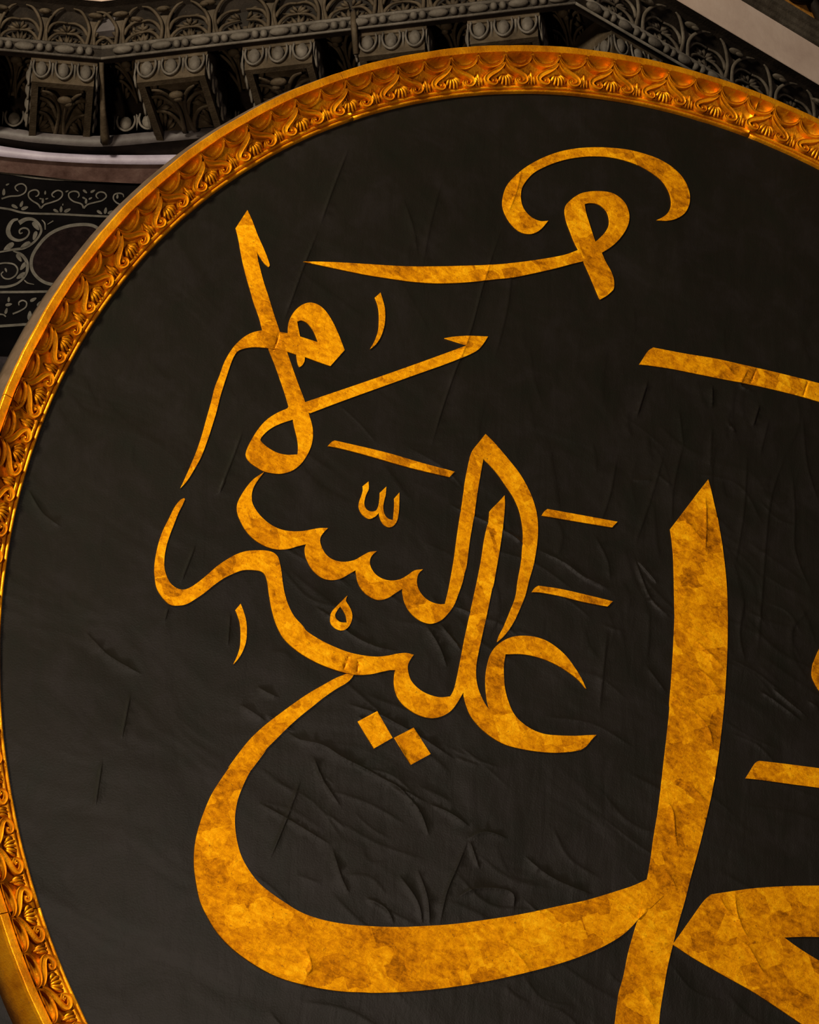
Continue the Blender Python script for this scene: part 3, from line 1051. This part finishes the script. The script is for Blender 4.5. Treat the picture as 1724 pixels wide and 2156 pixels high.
letter('vowel_mark', '''660 900 4: 460,457* 462,520 440,570 425,630 430,670 455,700 490,710 525,700 545,665 555,610 558,550* 610,500* 605,570 592,620 585,680 600,740 630,770 670,782* 675,720 680,640
 678,600* 720,550* 720,640 715,720 700,790 670,830 635,842 595,825 565,780 548,720* 520,750 470,772 430,755 395,715 380,670 385,625 405,570 415,530 413,495*''')
# row of teeth, upright and hook
letter('letter_stroke', '''310 980 4: 982,57* 940,110 900,170 878,230 878,310 905,370 960,440 1040,505 1130,545 1220,558 1310,555 1390,540 1450,530 1518,530* 1480,570 1455,610 1453,650 1470,700|620 1140 4:
 260,110 310,150 380,172 440,172 510,155 570,120 630,90 690,83* 655,115 635,150 635,200 665,260 710,300 770,325 830,330 890,318 950,285 1010,245 1080,235* 1045,270 1030,320 1035,380 1065,440 1115,490
 1170,518 1220,530 1268,527* 1300,390 1335,200 1365,0|660 900 4: 1180,1150 1200,980 1225,800 1250,640 1275,450 1300,320 1320,235 1340,190 1400,115 1443,60*|930 900 4: 430,125 500,205 580,300 650,390 710,490
 760,600 795,720 807,850 800,980 785,1080 765,1180 735,1280|900 1200 4: 820,220 780,320 730,430 680,510 630,570 585,608* 600,560 640,480 690,360 740,230|930 900 4: 640,1290 665,1150 675,1050 683,900 670,790
 645,690 600,590 540,500 470,400 400,320 345,268* 325,380 300,530 270,740 235,950 205,1180 190,1230|620 1140 4: 1415,340 1380,440 1340,540 1290,610 1240,660 1190,685 1140,695 1080,680 1020,645 960,580 925,510
 910,440 907,400* 850,435 790,475 720,495 670,487 600,445 545,375 520,300 512,245* 450,280 380,318 300,328 230,310 170,265 120,200 88,120 85,60 95,25*|310 980 4: 1260,685 1180,708 1100,712 1020,695 920,645
 840,570 785,480 755,400 755,330 780,270 830,190 890,120''')
# long lower stroke with its uprights and the open curve at the right
letter('letter_stroke', '''310 980 4: 305,280* 312,290* 290,340 255,410 220,500 185,590 155,690 140,780 140,870 160,940 195,1000 250,1040 300,1050 350,1035 420,990 500,925 580,855 660,800 740,755 820,728 900,720
 1000,722 1060,740 1095,775 1112,830 1125,900 1135,980 1150,1070 1180,1170 1230,1270 1310,1360|620 1140 4: 90,750 200,825 320,885 450,935 560,960 680,973 780,965 860,948 940,942 1000,957* 970,1000 950,1050
 955,1110 975,1170 1020,1225 1080,1270 1150,1300 1220,1315 1310,1308* 1340,1250 1370,1130 1400,980 1440,780 1480,600 1530,370 1570,170 1595,0|660 900 4: 1455,860 1475,780 1480,710* 1500,685 1560,625 1605,575*
 1607,660 1590,850 1570,1000 1540,1180 1510,1340|900 1200 4: 545,150 510,320 470,500 430,680 408,800 405,890 415,970 440,1050 480,1130 520,1190* 500,1110 488,1000 488,890 505,790 530,710 580,640 650,590 720,563
 820,556 910,568 1000,600 1090,660 1170,735 1240,830 1300,930 1333,1005* 1280,940 1200,875 1100,810 980,755 880,725 780,710 653,712* 640,800 640,900 650,1010 680,1120 720,1210 790,1290 880,1350 980,1385
 1100,1397 1250,1400 1340,1395 1417,1392* 1380,1430 1330,1490 1285,1520* 1200,1535 1060,1543 900,1530 760,1505 640,1470 520,1400 430,1320 360,1230 320,1130 297,1035*|700 1380 5.747: 1500,580 1440,660 1370,715
 1280,752 1180,762 1060,735 950,680 860,610 790,520 750,410 740,300 755,180* 690,182 600,200 480,228 370,238 255,235|380 1240 4: 1260,670 1100,600 960,510 860,410 800,290 765,170 745,60|310 980 4: 1005,970
 985,920 950,895 880,885 800,887 720,915 640,955 560,1010 480,1075 400,1130 330,1170 270,1183 190,1175 130,1120 80,1040 62,950 58,860 70,760 95,650 130,550 180,450 230,350 275,295''')
# great bowl
letter('letter_stroke', '''380 1240 4: 1455,722* 1440,750 1400,790 1300,850 1200,920 1100,1000 1000,1080 900,1170 800,1270 720,1350 640,1450 590,1530|380 1560 3.617: 650,70 590,140 530,230 470,350 430,460 412,570
 412,660 430,780 460,880 520,990 600,1090 700,1170 800,1240 920,1310 1060,1360 1200,1390 1350,1408|780 1800 2.535: 0,383 150,387 280,382 430,372 600,350 800,318 1000,275 1150,243 1300,198 1400,165 1470,133*
 1560,220* 1425,345* 1390,385 1340,430 1240,490 1100,550 960,595 800,637 600,680 400,712 200,732 0,738|380 1560 3.617: 1400,1918 1250,1912 1080,1890 900,1850 740,1800 600,1730 480,1650 370,1560 280,1460
 200,1330 150,1220 120,1080 103,950 105,830 120,730 150,620 190,510 240,400 310,290 380,190 460,90 525,10|380 1240 4: 400,1510 500,1370 600,1250 720,1140 850,1040 960,960 1070,885 1200,810 1300,755 1390,718*''')
# great upright at the right
letter('letter_stroke', '''1260 1000 4.312: 993,42* 1015,120 1050,270 1085,430 1115,610 1140,800 1158,1000 1165,1200 1165,1400 1160,1650 1150,1850|1260 1450 3.054: 808,50 790,250 765,450 730,650 690,830 640,1030
 590,1210 550,1370 510,1510 475,1650 440,1800 415,1950 395,2080 375,2350 365,2600* 70,2600* 80,2350 105,2156 130,1960 160,1850 190,1700 220,1590 248,1490* 310,1225* 330,1110 350,960 380,780 400,620 420,450
 440,280 455,120|1260 1000 4.312: 640,2100 655,1900 670,1650 680,1450 685,1300 683,1150 680,950 675,750 660,580 648,495*''')
letter('vowel_mark', '''1320 700 4.267: 107,290* 140,240 190,165 230,138* 500,190 800,240 1000,285 1200,330 1450,390 1724,460 2300,600* 2200,745* 1724,625 1500,562 1200,490 900,430 600,370 400,330 200,300''')
letter('vowel_mark', '930 900 4: 838,745* 865,705 885,690* 1100,728 1475,797* 1430,845* 1100,790')
letter('vowel_mark', '900 1200 4: 877,188* 905,150 930,135* 1100,160 1300,205 1555,268* 1510,312* 1300,270 1100,220 950,192')
letter('vowel_mark', '380 1240 4: 1402,57* 1390,100 1415,145 1440,200 1440,260 1420,310 1385,345 1350,353 1300,335 1265,295 1258,240 1275,190 1310,150 1360,100',
       ('380 1240 4: 1340,150* 1370,190 1390,230 1400,285* 1350,283 1315,265 1298,225 1315,185',))
letter('vowel_mark', '380 1240 4: 502,128* 530,200 550,280 555,380 545,460 515,540 480,595 443,637* 475,570 500,490 505,400 500,300 480,230 460,180*')
letter('diamond_dot', '700 1380 5.747: 305,800* 535,678* 722,1000* 498,1128*')
letter('diamond_dot', '700 1380 5.747: 745,997* 975,877* 1180,1197* 945,1325*')
letter('vowel_mark', '1260 1450 3.054: 943,578* 970,535 1010,475 1030,465* 1200,485 1417,513 1900,575* 1840,690* 1417,638 1200,610 1000,583')
letter('letter_stroke', '''1260 1450 3.054: 475,1645* 530,1570 600,1470 680,1360 720,1325* 850,1305 1000,1285 1200,1272 1417,1268 1800,1275 2200,1330* 2150,1640* 1800,1605 1417,1598 1300,1597 1190,1602*
 1300,1680 1417,1752 1900,2050* 1650,2380* 1300,2156 1180,2075 1000,1955 800,1843 600,1728''')
letter('letter_stroke', '''1624 1320 10.78: 1850,-300* 1500,20 1250,280 1078,500 980,720 920,880 900,1050 910,1150 960,1270 1020,1380 1078,1460 1300,1660 1700,1800* 2300,1500* 2400,600*''')

# ---------------- carved frame
H_PTS = [(-.004, -.004), (.000, .010), (.003, .017), (.009, .020), (.015, .017), (.0175, .008), (.0205, .002), (.0225, .014), (.026, .019), (.036, .020), (.040, .012),
         (.060, .013), (.085, .019), (.110, .029), (.135, .040), (.160, .050), (.187, .058), (.1892, .094), (.1935, .1025), (.213, .1055), (.230, .107), (.2335, .104),
         (.2375, .080), (.2635, .0136), (.2635, -.13)]
HQ = np.array([p[0] for p in H_PTS])
HH = np.array([p[1] for p in H_PTS])
hc = lambda q: float(np.interp(q, HQ, HH))


def ring_part(name, pts, mat, a0, a1, gap=.0006, wob=0.0, parent=None, smooth=True):
    n = max(6, int((a1 - a0) / math.radians(.75)))
    m = MB()
    k = len(pts)
    vs = []
    for i in range(n + 1):
        a = a0 + gap + (a1 - a0 - 2 * gap) * i / n
        wq = wob * (math.sin(a * 41) * .5 + math.sin(a * 97 + 1.3) * .3 + math.sin(a * 211) * .2)
        for q, h in pts:
            vs.append(((R0 + q + wq) * math.cos(a), (R0 + q + wq) * math.sin(a), h))
    fs = []
    for i in range(n):
        for j in range(k - 1):
            fs.append((i * k + j, (i + 1) * k + j, (i + 1) * k + j + 1, i * k + j + 1))
    fs += [tuple(range(k)), tuple(n * k + j for j in range(k))[::-1]]
    m.add(vs, fs)
    return link(name, m.data(name, mat, smooth), parent or roundel)


JOINTS = [math.radians(a) for a in (31.2, 71.3, 110.57, 152.8, 191.12, 231.2, 271.2, 311.2, 351.2, 391.2)]
for a0, a1 in zip(JOINTS[:-1], JOINTS[1:]):
    ring_part('cove', H_PTS[6:18], MAT_GOLD, a0, a1, .0008)
    ring_part('inner_bead', H_PTS[0:7], MAT_FILLET, a0, a1, .0007, .0008)
    ring_part('outer_fillet', H_PTS[16:23], MAT_FILLET, a0, a1, .0006, .0022, smooth=False)
# outer edge: gilded below, bare wood above
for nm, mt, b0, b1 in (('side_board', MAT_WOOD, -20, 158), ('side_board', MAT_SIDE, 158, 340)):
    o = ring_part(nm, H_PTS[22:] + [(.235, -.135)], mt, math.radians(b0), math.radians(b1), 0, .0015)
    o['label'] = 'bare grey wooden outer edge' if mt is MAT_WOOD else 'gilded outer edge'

NU = 71
DA = 2 * math.pi / NU / 2            # angle of one scale
A0 = math.radians(125.6)


def rp3(t, q, lift=0.0):
    a = -t * DA
    return np.array([(R0 + q) * math.cos(a), (R0 + q) * math.sin(a), hc(q) + lift])


def ribbon(mb, pts, ws, hs):
    """channelled band: flat top with raised edges and steep sides"""
    P = np.array(pts, float)
    n = len(P)
    f = lambda a: np.interp(np.linspace(0, 1, n), np.linspace(0, 1, len(a)), a)
    Wd, Hd = f(ws), f(hs)
    T = np.gradient(P, axis=0)
    T /= np.maximum(np.linalg.norm(T, axis=1), 1e-9)[:, None]
    prof = ((-1.0, -.4), (-.98, .72), (-.82, 1.0), (-.55, .80), (.55, .80), (.82, 1.0), (.98, .72), (1.0, -.4))
    k = len(prof)
    vs, fs = [], []
    for i in range(n):
        sd = np.cross(T[i], (0, 0, 1))
        sd /= np.linalg.norm(sd)
        vs += [P[i] + sd * (Wd[i] * a) + np.array([0, 0, Hd[i] * b]) for a, b in prof]
    for i in range(n - 1):
        for j in range(k - 1):
            fs.append((i * k + j, i * k + j + 1, (i + 1) * k + j + 1, (i + 1) * k + j))
    fs += [tuple(range(k)), tuple((n - 1) * k + j for j in range(k))[::-1]]
    mb.add(vs, fs)


# scale: a hollow half round under the fillet with its raised rim
m = MB()
nu_, nv_ = 14, 6
vs = []
for j in range(nv_ + 1):
    rho = j / nv_
    for i in range(nu_ + 1):
        th = math.pi * i / nu_
        t = .5 - .45 * rho * math.cos(th)
        q = .1885 - .052 * rho * math.sin(th)
        sf = rho * math.sin(th)
        vs.append(rp3(t, q, .001 + .034 * (1 - sf) ** 4 + .014 * rho ** 4 * sf))
fs = []
for j in range(nv_):
    for i in range(nu_):
        a = j * (nu_ + 1) + i
        fs.append((a, a + 1, a + nu_ + 2, a + nu_ + 1))
m.add(vs, fs)
SCALE = m.data('scale', MAT_GOLD)
m = MB()
ribbon(m, [rp3(.5 - .485 * math.cos(th), .1885 - .057 * math.sin(th), .0) for th in np.linspace(0.03, math.pi - .03, 23)], [.005, .0075, .0085, .0075, .005], [.040, .036, .031, .036, .040])
RIM = m.data('scale_rim', MAT_GOLD, False)


def scroll(sx):
    m = MB()
    path = [(.025, .151), (.10, .137), (.22, .122), (.38, .108), (.56, .095), (.71, .079), (.755, .063), (.67, .047), (.52, .041), (.41, .049), (.395, .063), (.47, .071), (.55, .065)]
    P = crom([(t, q * 8, 0) for t, q in path], 7)
    pts = [rp3(sx * p[0], p[1] / 8, .0) for p in P]
    ribbon(m, pts, [.008, .0135, .0155, .0155, .0145, .0125, .0110, .0095, .008, .0065, .005], [.034, .034, .033, .032, .032, .033, .034, .033, .032, .031, .030])
    ellipsoid(m, rp3(sx * .50, .060, .024), (.006, .006, .010), 8, 5)
    return m.data('scroll', MAT_GOLD, False)


SCROLL = {1: scroll(1), -1: scroll(-1)}
m = MB()
for t0, t1, q1 in ((-.05, -.27, .056), (-.03, -.14, .043), (0, .01, .039), (.03, .15, .042), (.05, .27, .057)):
    P = crom([(t0, .100, 0), ((t0 + t1) / 2 * 1.2, (.100 + q1) / 2, 0), (t1, q1, 0)], 4)
    tube(m, [rp3(p[0], p[1], .006 + .016 * math.sin(math.pi * k / (len(P) - 1))) for k, p in enumerate(P)], [.003, .008, .0085, .007], sides=6)
PALM = m.data('palmette', MAT_GOLD)
m = MB()
for t0, t1, q0, q1 in ((1, 1, .118, .040), (.95, .88, .100, .044), (1.05, 1.12, .100, .044)):
    P = crom([(t0, q0, 0), ((t0 + t1) / 2, (q0 + q1) / 2, 0), (t1, q1, 0)], 4)
    tube(m, [rp3(p[0], p[1], .004 + .010 * math.sin(math.pi * k / (len(P) - 1))) for k, p in enumerate(P)], [.003, .010, .010, .004], sides=6)
DARTM = m.data('dart_leaf', MAT_GOLD)

for k in range(NU):
    ang = A0 - k * 2 * DA
    jit = random.uniform(-.0006, .0006)
    rz = Matrix.Rotation(ang + jit, 4, 'Z')
    for sh in (0, 1):
        r2 = Matrix.Rotation(ang + jit - sh * DA, 4, 'Z')
        s = link('scale', SCALE, roundel, r2)
        link('scale_rim', RIM, s)
    for sx in (-1, 1):
        link('scroll', SCROLL[sx], roundel, rz)
    link('palmette', PALM, roundel, rz)
    link('dart_leaf', DARTM, roundel, rz)
